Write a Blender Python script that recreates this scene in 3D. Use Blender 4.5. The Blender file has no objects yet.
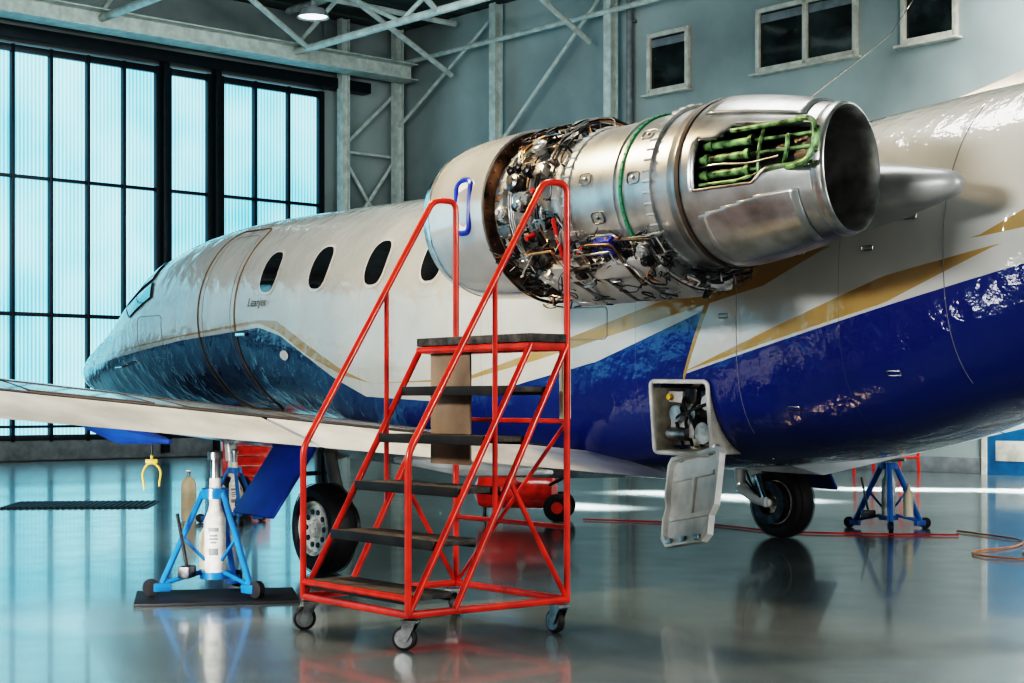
import bpy, bmesh, math, random
from mathutils import Vector, Matrix
random.seed(7)
V = Vector
rad = math.radians
scene = bpy.context.scene
COL = scene.collection
scene.view_settings.view_transform = 'Filmic'
scene.view_settings.look = 'Very High Contrast'
scene.view_settings.exposure = .05

# ------------------------------------------------------------------ materials
def new_mat(name):
    m = bpy.data.materials.new(name); m.use_nodes = True
    nt = m.node_tree
    return m, nt, nt.nodes["Principled BSDF"]

def mat(name, col, metal=0.0, rough=0.4, var=0.12, scale=6.0, coat=0.0, bump=0.0, bscale=60, emit=None, estr=0.0, col2=None, stretch=None):
    m, nt, p = new_mat(name)
    tc = nt.nodes.new("ShaderNodeTexCoord")
    nz = nt.nodes.new("ShaderNodeTexNoise"); nz.inputs["Scale"].default_value = scale; nz.inputs["Detail"].default_value = 5
    src = tc.outputs["Object"]
    if stretch:
        mp = nt.nodes.new("ShaderNodeMapping"); mp.inputs["Scale"].default_value = stretch; nt.links.new(src, mp.inputs["Vector"]); src = mp.outputs["Vector"]
    nt.links.new(src, nz.inputs["Vector"])
    cr = nt.nodes.new("ShaderNodeValToRGB")
    a = col2 if col2 else tuple(max(0, c*(1-var*2)) for c in col)
    b = tuple(min(1, c*(1+var)) for c in col)
    cr.color_ramp.elements[0].position = .35; cr.color_ramp.elements[1].position = .65
    cr.color_ramp.elements[0].color = (*a, 1); cr.color_ramp.elements[1].color = (*b, 1)
    nt.links.new(nz.outputs["Fac"], cr.inputs["Fac"])
    nt.links.new(cr.outputs["Color"], p.inputs["Base Color"])
    p.inputs["Metallic"].default_value = metal
    p.inputs["Roughness"].default_value = rough
    p.inputs["Coat Weight"].default_value = coat
    p.inputs["Coat Roughness"].default_value = .05
    if bump > 0:
        n2 = nt.nodes.new("ShaderNodeTexNoise"); n2.inputs["Scale"].default_value = bscale
        nt.links.new(tc.outputs["Object"], n2.inputs["Vector"])
        bp = nt.nodes.new("ShaderNodeBump"); bp.inputs["Strength"].default_value = bump; bp.inputs["Distance"].default_value = .01
        nt.links.new(n2.outputs["Fac"], bp.inputs["Height"]); nt.links.new(bp.outputs["Normal"], p.inputs["Normal"])
    if emit:
        p.inputs["Emission Color"].default_value = (*emit, 1); p.inputs["Emission Strength"].default_value = estr
    return m

M = {}
M['red'] = mat("red_enamel", (.74, .04, .015), rough=.3, coat=.3, var=.2, scale=9)
M['tread'] = mat("worn_grip_tape", (.016, .016, .018), rough=.7, var=.5, scale=16, col2=(.10, .09, .08), bump=.6)
M['treadedge'] = mat("dark_steel_edge", (.05, .047, .045), metal=.6, rough=.5)
M['rubber'] = mat("black_rubber", (.018, .018, .02), rough=.55, bump=.2)
M['chrome'] = mat("chrome", (.85, .87, .88), metal=1, rough=.12, var=.05)
M['steel'] = mat("brushed_steel", (.44, .45, .46), metal=1, rough=.32, var=.3, scale=12)
M['darksteel'] = mat("dark_steel", (.08, .08, .085), metal=.9, rough=.38, var=.3, scale=18)
M['alu'] = mat("duct_aluminium", (.62, .64, .65), metal=.85, rough=.32, var=.15, scale=5)
M['cowl'] = mat("cowl_paint", (.60, .62, .63), metal=.55, rough=.18, coat=.5, var=.07, scale=3)
M['reverser'] = mat("reverser_metal", (.50, .51, .51), metal=.8, rough=.3, var=.2, scale=5, bump=.05, bscale=9)
M['satin'] = mat("satin_grey", (.44, .45, .45), metal=.3, rough=.42, var=.08, scale=5)
M['nozzle'] = mat("nozzle_metal", (.60, .60, .59), metal=.9, rough=.3, var=.25, scale=7)
M['burnt'] = mat("heat_stained_metal", (.20, .13, .09), metal=.9, rough=.4, var=.4, scale=9)
M['copper'] = mat("copper_pipe", (.62, .34, .18), metal=1, rough=.3)
M['orange'] = mat("orange_cable_sheath", (.75, .22, .04), rough=.5)
M['blackhose'] = mat("black_hose", (.015, .015, .017), rough=.35)
M['whitewire'] = mat("white_wire", (.5, .5, .47), rough=.5)
M['redwire'] = mat("red_cap", (.6, .03, .02), rough=.4)
M['bluecap'] = mat("blue_cap", (.012, .045, .38), rough=.35)
M['green'] = mat("zinc_green", (.19, .34, .15), metal=.25, rough=.42, var=.5, scale=18)
M['greendark'] = mat("seal_green", (.05, .24, .14), rough=.4)
M['blue'] = mat("blue_enamel", (.02, .17, .48), rough=.35, coat=.4)
M['navy'] = mat("navy_paint", (.008, .05, .24), rough=.5)
M['yellow'] = mat("yellow_paint", (.55, .34, .05), rough=.45)
M['beige'] = mat("beige_canister", (.66, .58, .42), rough=.4)
M['wood'] = mat("brown_board", (.26, .18, .12), rough=.5, scale=3, var=.25)
M['label'] = mat("label_white", (.80, .78, .72), rough=.5, scale=30, var=.1)
M['hub'] = mat("wheel_hub_silver", (.82, .82, .78), rough=.5, metal=.0, var=.15, scale=20)
M['glass'] = mat("dark_cabin_glass", (.02, .022, .025), rough=.06, coat=1, var=.2)
M['winglass'] = mat("cockpit_glass", (.16, .42, .55), rough=.06, coat=1, metal=.4, scale=2, var=.3)
M['whitepart'] = mat("white_paint", (.70, .70, .68), rough=.22, coat=.6, var=.05)
M['greydoor'] = mat("grey_white_paint", (.50, .51, .49), rough=.4, coat=.1, var=.18, scale=5)
M['seam'] = mat("panel_seam", (.06, .045, .035), rough=.6)
M['doorseam'] = mat("door_seam", (.13, .095, .06), rough=.6)
M['softseam'] = mat("panel_seam_soft", (.2, .2, .22), rough=.5)
M['inner'] = mat("primer_interior", (.58, .56, .49), rough=.5, var=.15, scale=14)
M['truss'] = mat("white_steel", (.60, .66, .62), rough=.45, var=.1)
M['wallpaint'] = mat("wall_panel", (.36, .42, .415), rough=.6, var=.22, scale=.3)
M['ceil'] = mat("ceiling_sheet", (.12, .17, .155), rough=.7, var=.2, scale=.5)
M['mull'] = mat("dark_mullion", (.010, .02, .026), rough=.4, metal=.3)
M['trim'] = mat("window_trim", (.66, .64, .56), rough=.5)
M['doorblue'] = mat("door_blue", (.02, .16, .34), rough=.4)
M['gray'] = mat("gray_paint", (.22, .24, .25), rough=.45)
M['winpane'] = mat("office_glass", (.025, .035, .035), rough=.08, coat=.6, scale=1.5, var=.6)
M['lampglow'] = mat("lamp_glow", (.8, .9, .85), emit=(.8, 1, .9), estr=4)
M['wing'] = mat("wing_skin", (.44, .475, .50), metal=.8, rough=.22, var=.26, scale=2.0, coat=.4, bump=.25, bscale=9, stretch=(.7, 3.5, 1))
M['flap'] = mat("flap_paint", (.56, .59, .60), metal=.0, rough=.36, var=.16, scale=2.5, coat=.2)

def glazing():
    m, nt, p = new_mat("ribbed_polycarbonate")
    tc = nt.nodes.new("ShaderNodeTexCoord")
    wv = nt.nodes.new("ShaderNodeTexWave"); wv.bands_direction = 'Y'; wv.inputs["Scale"].default_value = 4.2
    wv.inputs["Distortion"].default_value = .3; wv.inputs["Detail"].default_value = 2
    nt.links.new(tc.outputs["Object"], wv.inputs["Vector"])
    nz = nt.nodes.new("ShaderNodeTexNoise"); nz.inputs["Scale"].default_value = .5
    nt.links.new(tc.outputs["Object"], nz.inputs["Vector"])
    mx = nt.nodes.new("ShaderNodeMath"); mx.operation = 'MULTIPLY_ADD'; mx.inputs[1].default_value = .4
    nt.links.new(wv.outputs["Fac"], mx.inputs[0]); nt.links.new(nz.outputs["Fac"], mx.inputs[2])
    cr = nt.nodes.new("ShaderNodeValToRGB")
    cr.color_ramp.elements[0].position = .35; cr.color_ramp.elements[0].color = (.06, .36, .58, 1)
    cr.color_ramp.elements[1].position = .95; cr.color_ramp.elements[1].color = (.40, .85, 1, 1)
    nt.links.new(mx.outputs[0], cr.inputs["Fac"])
    nt.links.new(cr.outputs["Color"], p.inputs["Emission Color"])
    p.inputs["Emission Strength"].default_value = 1.65
    p.inputs["Base Color"].default_value = (.1, .2, .22, 1)
    p.inputs["Roughness"].default_value = .3
    return m
M['glaze'] = glazing()

def floor_mat():
    m, nt, p = new_mat("epoxy_floor")
    tc = nt.nodes.new("ShaderNodeTexCoord")
    nz = nt.nodes.new("ShaderNodeTexNoise"); nz.inputs["Scale"].default_value = .5; nz.inputs["Detail"].default_value = 6
    nt.links.new(tc.outputs["Object"], nz.inputs["Vector"])
    cr = nt.nodes.new("ShaderNodeValToRGB")
    cr.color_ramp.elements[0].position = .3; cr.color_ramp.elements[0].color = (.10, .13, .133, 1)
    cr.color_ramp.elements[1].position = .7; cr.color_ramp.elements[1].color = (.18, .21, .21, 1)
    nt.links.new(nz.outputs["Fac"], cr.inputs["Fac"]); nt.links.new(cr.outputs["Color"], p.inputs["Base Color"])
    n2 = nt.nodes.new("ShaderNodeTexNoise"); n2.inputs["Scale"].default_value = 3; n2.inputs["Detail"].default_value = 8
    nt.links.new(tc.outputs["Object"], n2.inputs["Vector"])
    mr = nt.nodes.new("ShaderNodeMapRange"); mr.inputs["To Min"].default_value = .12; mr.inputs["To Max"].default_value = .27
    nt.links.new(n2.outputs["Fac"], mr.inputs["Value"]); nt.links.new(mr.outputs["Result"], p.inputs["Roughness"])
    bp = nt.nodes.new("ShaderNodeBump"); bp.inputs["Strength"].default_value = .1; bp.inputs["Distance"].default_value = .02
    nt.links.new(n2.outputs["Fac"], bp.inputs["Height"]); nt.links.new(bp.outputs["Normal"], p.inputs["Normal"])
    p.inputs["Coat Weight"].default_value = .3; p.inputs["Coat Roughness"].default_value = .05
    p.inputs["Specular IOR Level"].default_value = .5
    return m
M['floor'] = floor_mat()

# fuselage livery: regions bounded by curves z = c(s) in the aeroplane's own side view
SMIN, SMAX, ZMIN, ZMAX = -6.0, 9.0, .5, 3.0
def livery():
    m, nt, p = new_mat("fuselage_livery")
    N, L = nt.nodes.new, nt.links.new
    tc = N("ShaderNodeTexCoord"); sx = N("ShaderNodeSeparateXYZ"); L(tc.outputs["Object"], sx.inputs[0])
    mr = N("ShaderNodeMapRange"); mr.inputs["From Min"].default_value = SMIN; mr.inputs["From Max"].default_value = SMAX
    L(sx.outputs["X"], mr.inputs["Value"])
    mz = N("ShaderNodeMapRange"); mz.inputs["From Min"].default_value = ZMIN; mz.inputs["From Max"].default_value = ZMAX
    L(sx.outputs["Z"], mz.inputs["Value"])
    def below(pts):
        fc = N("ShaderNodeFloatCurve"); c = fc.mapping.curves[0]
        q = sorted(((s-SMIN)/(SMAX-SMIN), (z-ZMIN)/(ZMAX-ZMIN)) for s, z in pts)
        c.points[0].location = (0, q[0][1]); c.points[1].location = (1, q[-1][1])
        for a in q: c.points.new(*a)
        for pt in c.points: pt.handle_type = 'VECTOR'
        fc.mapping.update(); L(mr.outputs[0], fc.inputs["Value"])
        g = N("ShaderNodeMath"); g.operation = 'GREATER_THAN'
        L(fc.outputs[0], g.inputs[0]); L(mz.outputs[0], g.inputs[1]); return g.outputs[0]
    def band(pts, w):
        up = below([(s, z+h) for (s, z), h in zip(pts, w)]); lo = below([(s, z-h) for (s, z), h in zip(pts, w)])
        g = N("ShaderNodeMath"); g.operation = 'SUBTRACT'; g.use_clamp = True; L(up, g.inputs[0]); L(lo, g.inputs[1]); return g.outputs[0]
    def mth(op, a, b):
        g = N("ShaderNodeMath"); g.operation = op
        for i, v in enumerate((a, b)):
            if isinstance(v, (int, float)): g.inputs[i].default_value = v
            else: L(v, g.inputs[i])
        return g.outputs[0]
    def under(s0, z0, s1, z1):     # 1 where z is under the straight line through two points
        k = (z1-z0)/(s1-s0); return mth('GREATER_THAN', mth('ADD', mth('MULTIPLY', sx.outputs["X"], k), z0-k*s0), sx.outputs["Z"])
    blue = below([(8.8, 1.22), (6.9, 1.36), (4.62, 1.56), (3.1, 1.65), (2.75, 1.58), (2.47, 1.46), (1.94, 1.24), (1.5, 1.1), (.6, 1.08), (-.18, 1.17), (-1.2, 1.36), (-2.16, 1.66), (-2.22, 1.36), (-4.27, 1.86), (-5.9, 2.29)])
    spike = mth('MULTIPLY', mth('LESS_THAN', sx.outputs["X"], -1.96), mth('MULTIPLY', under(-1.97, 1.28, -2.14, 1.66), mth('SUBTRACT', 1, under(-1.97, 1.285, -4.27, 1.86))))
    gedge = mth('MULTIPLY', mth('GREATER_THAN', sx.outputs["X"], -2.2), mth('MULTIPLY', mth('LESS_THAN', sx.outputs["X"], -1.96), mth('MULTIPLY', under(-1.97, 1.30, -2.14, 1.68), mth('SUBTRACT', 1, under(-1.98, 1.27, -2.17, 1.66)))))
    g1 = band([(8.5, 1.5), (6.9, 1.42), (4.6, 1.60), (3.1, 1.70), (2.8, 1.66), (2.3, 1.45), (1.8, 1.28), (1.4, 1.2), (.2, 1.24), (-.6, 1.40), (-2.6, 1.85), (-3.05, 1.975)],
              [.0, .006, .008, .014, .04, .045, .02, 0, .01, .03, .07, 0])
    g2 = band([(-1.97, 1.30), (-3.4, 1.73), (-4.05, 1.935)], [0, .07, 0])
    g3 = band([(-3.92, 1.97), (-4.3, 2.09), (-5.8, 2.55)], [0, .065, .1])
    nz = N("ShaderNodeTexNoise"); nz.inputs["Scale"].default_value = 2.2; L(tc.outputs["Object"], nz.inputs["Vector"])
    cr = N("ShaderNodeValToRGB"); cr.color_ramp.elements[0].color = (.38, .40, .40, 1); cr.color_ramp.elements[1].color = (.64, .64, .61, 1)
    L(nz.outputs["Fac"], cr.inputs["Fac"])
    def mix(a, f, col):
        x = N("ShaderNodeMix"); x.data_type = 'RGBA'; L(a, x.inputs["A"]); L(f, x.inputs["Factor"])
        if isinstance(col, bpy.types.NodeSocket): L(col, x.inputs["B"])
        else: x.inputs["B"].default_value = (*col, 1)
        return x.outputs["Result"]
    br = N("ShaderNodeValToRGB"); br.color_ramp.elements[0].position = .42; br.color_ramp.elements[0].color = (.001, .024, .16, 1)
    br.color_ramp.elements[1].position = .56; br.color_ramp.elements[1].color = (.004, .008, .05, 1); L(mr.outputs[0], br.inputs["Fac"])
    c = mix(cr.outputs["Color"], blue, br.outputs["Color"])
    c = mix(c, spike, cr.outputs["Color"])
    for g in (gedge, g1, g2, g3): c = mix(c, g, (.36, .24, .09))
    fr = N("ShaderNodeMath"); fr.operation = 'PINGPONG'; fr.inputs[1].default_value = .78; L(sx.outputs["X"], fr.inputs[0])
    ls = N("ShaderNodeMath"); ls.operation = 'LESS_THAN'; ls.inputs[1].default_value = .003; L(fr.outputs[0], ls.inputs[0])
    h = N("ShaderNodeMath"); h.operation = 'MULTIPLY'; h.inputs[1].default_value = .35; L(ls.outputs[0], h.inputs[0])
    c = mix(c, h.outputs[0], (.1, .1, .1))
    L(c, p.inputs["Base Color"])
    p.inputs["Roughness"].default_value = .3; p.inputs["Coat Weight"].default_value = 1; p.inputs["Coat Roughness"].default_value = .008
    p.inputs["Coat IOR"].default_value = 1.75
    p.inputs["Specular IOR Level"].default_value = .15
    n3 = N("ShaderNodeTexNoise"); n3.inputs["Scale"].default_value = 5; n3.inputs["Detail"].default_value = 4; L(tc.outputs["Object"], n3.inputs["Vector"])
    bp = N("ShaderNodeBump"); bp.inputs["Strength"].default_value = .8; bp.inputs["Distance"].default_value = .03
    L(n3.outputs["Fac"], bp.inputs["Height"]); L(bp.outputs["Normal"], p.inputs["Coat Normal"])
    return m
M['livery'] = livery()

# ------------------------------------------------------------------ mesh builder
def fillet(pts, R, n=5):
    pts = [V(p) for p in pts]; out = [pts[0]]
    for i in range(1, len(pts)-1):
        a, b, c = pts[i-1], pts[i], pts[i+1]
        d1, d2 = (a-b), (c-b); r = min(R, d1.length*.49, d2.length*.49)
        p1 = b+d1.normalized()*r; p2 = b+d2.normalized()*r
        for k in range(n+1):
            t = k/n; out.append(p1*(1-t)**2+b*2*t*(1-t)+p2*t*t)
    out.append(pts[-1]); return out

class MB:
    def __init__(s): s.v = []; s.f = []; s.m = []; s.mi = 0
    def add(s, vs, fs, X=None):
        o = len(s.v)
        s.v += [tuple(X @ V(v)) if X else tuple(v) for v in vs]
        s.f += [tuple(i+o for i in f) for f in fs]; s.m += [s.mi]*len(fs); return s
    def tube(s, pts, r, seg=10, closed=False, cap=True):
        pts = [V(p) for p in pts]; n = len(pts); vs = []; fs = []
        tan = []
        for i in range(n):
            if closed: t = pts[(i+1) % n]-pts[i-1]
            else: t = pts[min(i+1, n-1)]-pts[max(i-1, 0)]
            tan.append(t.normalized() if t.length > 1e-9 else V((0, 0, 1)))
        up = V((0, 0, 1)) if abs(tan[0].z) < .9 else V((1, 0, 0))
        nrm = (up-tan[0]*up.dot(tan[0])).normalized()
        rr = r if isinstance(r, (list, tuple)) else [r]*n
        for i in range(n):
            nrm = (nrm-tan[i]*nrm.dot(tan[i])).normalized(); bi = tan[i].cross(nrm)
            for k in range(seg):
                a = 2*math.pi*k/seg; vs.append(pts[i]+(nrm*math.cos(a)+bi*math.sin(a))*rr[i])
        for i in range(n if closed else n-1):
            j = (i+1) % n
            for k in range(seg):
                k2 = (k+1) % seg; fs.append((i*seg+k, i*seg+k2, j*seg+k2, j*seg+k))
        if cap and not closed:
            fs.append(tuple(range(seg-1, -1, -1))); fs.append(tuple((n-1)*seg+k for k in range(seg)))
        return s.add(vs, fs)
    def cyl(s, p0, p1, r0, r1=None, seg=20):
        return s.tube([p0, p1], [r0, r0 if r1 is None else r1], seg)
    def box(s, c, size, X=None, bev=0):
        bm = bmesh.new(); bmesh.ops.create_cube(bm, size=1)
        bmesh.ops.scale(bm, vec=V(size), verts=bm.verts)
        if bev: bmesh.ops.bevel(bm, geom=bm.edges[:], offset=bev, segments=2, affect='EDGES', profile=.6)
        if X: bmesh.ops.transform(bm, matrix=X, verts=bm.verts)
        bmesh.ops.translate(bm, vec=V(c), verts=bm.verts)
        bm.verts.index_update()
        s.add([v.co.copy() for v in bm.verts], [[v.index for v in f.verts] for f in bm.faces]); bm.free(); return s
    def rev(s, prof, X=None, seg=48, closed=False, skip=None):
        n = len(prof); vs = []; fs = []
        for a, r in prof:
            for k in range(seg):
                t = 2*math.pi*k/seg; vs.append((a, r*math.cos(t), r*math.sin(t)))
        for i in range(n if closed else n-1):
            j = (i+1) % n
            for k in range(seg):
                if skip and skip((prof[i][0]+prof[j][0])/2, (k+.5)*360/seg): continue
                k2 = (k+1) % seg; fs.append((i*seg+k, i*seg+k2, j*seg+k2, j*seg+k))
        return s.add(vs, fs, X)
    def sph(s, c, r, seg=12, sc=(1, 1, 1)):
        prof = [(-r*math.cos(math.pi*i/8), max(1e-4, r*math.sin(math.pi*i/8))) for i in range(9)]
        return s.rev(prof, Matrix.Translation(V(c)) @ Matrix.Diagonal((*sc, 1)), seg)
    def obj(s, name, mats, parent=None, loc=(0, 0, 0), rot=(0, 0, 0), ang=35, kids=None):
        me = bpy.data.meshes.new(name); me.from_pydata(s.v, [], s.f); me.validate()
        if not isinstance(mats, (list, tuple)): mats = [mats]
        for m in mats: me.materials.append(M[m])
        if len(s.m) == len(me.polygons): me.polygons.foreach_set("material_index", s.m)
        bm = bmesh.new(); bm.from_mesh(me); bmesh.ops.recalc_face_normals(bm, faces=bm.faces)
        loose = [v for v in bm.verts if not v.link_faces]
        if loose: bmesh.ops.delete(bm, geom=loose, context='VERTS')
        bm.to_mesh(me); bm.free()
        me.shade_smooth(); me.set_sharp_from_angle(angle=rad(ang))
        o = bpy.data.objects.new(name, me); COL.objects.link(o)
        o.location = loc; o.rotation_euler = rot
        if parent: o.parent = parent
        return o

def empty(name, loc, rot=(0, 0, 0), parent=None):
    o = bpy.data.objects.new(name, None); o.empty_display_size = .2; COL.objects.link(o)
    o.location = loc; o.rotation_euler = rot
    if parent: o.parent = parent
    return o
def top(o, label, cat, group=None):
    o["label"] = label; o["category"] = cat
    if group: o["group"] = group
    return o
def struct(o, label=None):
    o["kind"] = "structure"
    if label: o["label"] = label
    return o

# ------------------------------------------------------------------ room (local frame: x = along office wall, -y = along glazed wall)
K = V((-2.4, 34.4, 0)); RA = math.atan2(-.746, .666); RR = (0, 0, RA)
H = 9.0
def room(b, name, mats, ang=35): return b.obj(name, mats, None, K, RR, ang)
struct(room(MB().box((16, -18, -.05), (40, 46, .1)), "floor", 'floor'))
struct(room(MB().box((13, .15, H/2), (27, .3, H)), "wall_right", 'wallpaint'))
b = MB()
b.box((-.15, -1.0, H/2), (.3, 2.1, H)); b.box((-.15, -21, (7.5+H)/2), (.3, 38, H-7.5)); b.box((-.15, -21, .15), (.3, 38, .3)); b.box((-.15, -39.2, H/2), (.3, 1.6, H))
struct(room(b, "wall_left", 'wallpaint'))
b = MB().box((16, -18, H+.1), (40, 46, .1))
for i in range(60): b.box((-3+i*.65, -18, H+.03), (.3, 46, .06))
struct(room(b, "ceiling", 'ceil'))
struct(room(MB().box((13, -.03, .12), (27, .06, .24), bev=.01), "baseboard_right", 'gray'))
struct(room(MB().box((.04, -20, .2), (.08, 38, .38), bev=.01), "baseboard_left", 'gray'))

def leaf(name, u0, u1, nb):
    b = MB(); b.mi = 0
    b.box((-.02, -(u0+u1)/2, 3.9), (.03, u1-u0, 7.0))
    b.mi = 1
    for i in range(nb+1):
        u = u0+(u1-u0)*i/nb; ww = .13 if i in (0, nb) else .06
        b.box((.05, -u, 3.9), (.12, ww, 7.1), bev=.008)
    for z, ww in ((.42, .1), (.62, .05), (2.64, .07), (5.1, .06), (7.38, .12)):
        b.box((.045, -(u0+u1)/2, z), (.10, u1-u0, ww), bev=.008)
    struct(room(b, name, ['glaze', 'mull']))
leaf("window_1", 2.12, 4.5, 3); leaf("window_2", 4.74, 5.66, 1); leaf("window_3", 5.86, 9.5, 5); leaf("window_4", 9.7, 14.9, 7)
for i in range(4): leaf("window_%d" % (8+i), 15.1+i*5.9, 20.8+i*5.9, 8)
b = MB()
for u in (4.62, 5.76, 9.6, 15.0, 20.95, 26.85, 32.75): b.box((.12, -u, 3.9), (.2, .12, 7.6), bev=.01)
struct(room(b, "trim_1", 'mull'))
struct(room(MB().box((.15, -20, 7.62), (.3, 38, .22), bev=.02), "trim_2", 'mull'))

frame = empty("steel_frame", K, RR); top(frame, "pale painted steel columns, braces and girder against hangar walls", "steel frame")
b = MB()
for zz in (.16, -.16): b.box((.75, -19.6, 7.95+zz), (.5, 38.6, .025))
b.box((.75, -19.6, 7.95), (.02, 38.6, .32)); b.obj("girder", 'truss', frame)
def column(x, y, zt=8.95, w=.18):
    b = MB()
    b.box((x, y-w/2, zt/2), (w, .02, zt)); b.box((x, y+w/2, zt/2), (w, .02, zt)); b.box((x, y, zt/2), (.02, w, zt)); b.box((x, y, .02), (.4, .4, .04))
    return b.obj("column", 'truss', frame)
column(.35, -1.75); column(.35, -.35); column(3.4, -.25); column(6.6, -.25); column(16.5, -.25)
def brace(p0, p1, r=.038): return MB().cyl(p0, p1, r, seg=10).obj("brace", 'truss', frame)
brace((.2, -1.7, 4.3), (.2, -.3, 6.2)); brace((.2, -.3, 4.3), (.2, -1.7, 6.2)); brace((.2, -1.7, 6.3), (.2, -.3, 7.6)); brace((.2, -1.7, 2.2), (.2, -.3, 4.2)); brace((.2, -1.7, 4.25), (.2, -.3, 4.25), .03)
brace((.2, -1.7, 6.25), (.2, -.3, 6.25), .03)
brace((3.4, -.3, 6.0), (6.6, -.3, 8.7)); brace((.3, -.35, 8.2), (9.5, -.35, 8.2), .05); brace((3.4, -.3, 8.7), (.35, -.3, 6.9), .035)
b = MB(); b.tube([(6.95, -.12, 0.01), (6.95, -.12, H-.02)], .06, 12)
for z in (2, 4, 6, 8): b.box((6.95, -.06, z), (.16, .12, .05))
struct(room(b, "trim_3", 'gray'), "grey vertical drain pipe on the hangar wall")

roof = empty("roof_framework", K, RR); top(roof, "white tubular steel roof trusses and purlins under the ceiling", "roof truss")
def truss(y, zb=8.0, zt=8.85, x0=.5, x1=26, n=7):
    b = MB(); b.tube([(x0, y, zb), (x1, y, zb)], .075, 10); b.tube([(x0, y, zt), (x1, y, zt)], .075, 10)
    d = (x1-x0)/n
    for i in range(n):
        a = x0+i*d; b.cyl((a, y, zb), (a+d/2, y, zt), .045, seg=8); b.cyl((a+d/2, y, zt), (a+d, y, zb), .045, seg=8)
    return b.obj("roof_truss", 'truss', roof)
for y in (-3.2, -7.4, -12.0): truss(y)
for x in (2.2, 6.2):
    b = MB(); b.tube([(x, -.3, 8.75), (x, -14, 8.75)], .06, 8); b.tube([(x, -.4, 7.7), (x+.6, -3.5, 8.75)], .055, 8)
    b.tube([(x-1.0, -3.2, 8.0), (x+1.4, -7.4, 8.8)], .055, 8)
    b.obj("purlin", 'truss', roof)
def lamp(x, y, z=8.1):
    e = empty("high_bay_lamp", K+Matrix.Rotation(RA, 3, 'Z')@V((x, y, z))); top(e, "round industrial high bay lamp hanging from the roof", "lamp", "high bay lamps")
    MB().rev([(0, .05), (-.1, .08), (-.14, .22), (-.28, .3), (-.3, .3), (-.28, .28), (-.15, .2)], Matrix.Rotation(rad(-90), 4, 'Y'), 24).obj("lamp_shade", 'gray', e)
    MB().cyl((0, 0, -.25), (0, 0, -.27), .26, seg=24).obj("lamp_lens", 'lampglow', e)
    MB().cyl((0, 0, 0), (0, 0, 8.99-z), .015, seg=8).obj("suspension_rod", 'gray', e)
for x, y in ((2.8, -4.2), (9, -5), (6, -10)): lamp(x, y, 8.45)

def owin(name, x0, x1, nb):
    b = MB(); z0, z1 = 6.65, 7.65; c = (x0+x1)/2
    b.mi = 0; b.box((c, -.01, (z0+z1)/2), (x1-x0, .02, z1-z0))
    b.mi = 1
    for i in range(nb+1):
        x = x0+(x1-x0)*i/nb; b.box((x, -.04, (z0+z1)/2), (.08 if i in (0, nb) else .09, .08, z1-z0+.08), bev=.006)
    for z in (z0, z1): b.box((c, -.04, z), (x1-x0, .08, .08), bev=.006)
    b.box((c, -.09, z0-.08), (x1-x0+.2, .18, .04), bev=.006)
    b.mi = 2
    for i in range(nb): b.box((x0+(x1-x0)*(i+.5)/nb, -.03, z1-.14), ((x1-x0)/nb-.12, .02, .14), bev=.004)
    struct(room(b, name, ['winpane', 'trim', 'gray']))
owin("window_5", 7.37, 8.29, 1); owin("window_6", 9.89, 11.87, 2); owin("window_7", 12.78, 13.7, 1)
b = MB(); b.box((15.1, -.04, 1.05), (1.7, .06, 2.1), bev=.01); b.mi = 1
b.box((14.22, -.05, 1.08), (.08, .1, 2.16)); b.box((15.98, -.05, 1.08), (.08, .1, 2.16)); b.box((15.1, -.05, 2.14), (1.8, .1, .08)); b.cyl((14.45, -.12, 1.0), (14.45, -.12, 1.15), .015); b.box((15.1, -.075, 1.05), (.03, .02, 2.1))
for x in (14.68, 15.52): b.box((x, -.075, .35), (.55, .015, .3), bev=.004)
struct(room(b, "door_1", ['doorblue', 'trim']))

# ------------------------------------------------------------------ aeroplane
A = rad(38); C = V((.48, 11.5, 0)); PITCH = rad(1)
plane = empty("airplane", C, (0, -PITCH, math.pi/2+A))
top(plane, "white business jet with blue belly and gold stripes, engine cowling removed", "airplane")

SEC = [(8.62, 1.27, 1.22, .03), (8.52, 1.36, 1.13, .12), (8.2, 1.49, 1.04, .27), (7.8, 1.62, .98, .40), (7.3, 1.77, .94, .53), (6.9, 1.92, .9, .62), (6.5, 2.13, .89, .70),
       (6.1, 2.34, .88, .77), (5.6, 2.51, .87, .83), (5.0, 2.61, .87, .87), (4.0, 2.68, .88, .9), (2.6, 2.69, .86, .9), (1.7, 2.69, .72, .9), (.6, 2.69, .62, .9), (-.8, 2.69, .63, .9),
       (-1.7, 2.70, .70, .9), (-2.4, 2.74, .775, .9), (-3.07, 2.80, .90, .88), (-3.7, 2.85, 1.09, .83), (-4.5, 2.88, 1.37, .72), (-6.0, 2.84, 1.82, .45), (-7.5, 2.76, 2.2, .2), (-8.1, 2.6, 2.4, .05)]
SEC = SEC[::-1]
def hermite(tab, s, k):
    if s <= tab[0][0]: return tab[0][k]
    if s >= tab[-1][0]: return tab[-1][k]
    i = max(j for j in range(len(tab)-1) if tab[j][0] <= s)
    x0, x1 = tab[i][0], tab[i+1][0]; y0, y1 = tab[i][k], tab[i+1][k]; h = x1-x0; d = (y1-y0)/h
    def slope(j):
        if j == 0 or j == len(tab)-1: return d
        a = (tab[j][k]-tab[j-1][k])/(tab[j][0]-tab[j-1][0]); c = (tab[j+1][k]-tab[j][k])/(tab[j+1][0]-tab[j][0])
        return 0 if a*c <= 0 else 2*a*c/(a+c)
    m0, m1 = slope(i), slope(i+1); t = (s-x0)/h
    return y0*(2*t**3-3*t*t+1)+h*m0*(t**3-2*t*t+t)+y1*(-2*t**3+3*t*t)+h*m1*(t**3-t*t)
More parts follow.
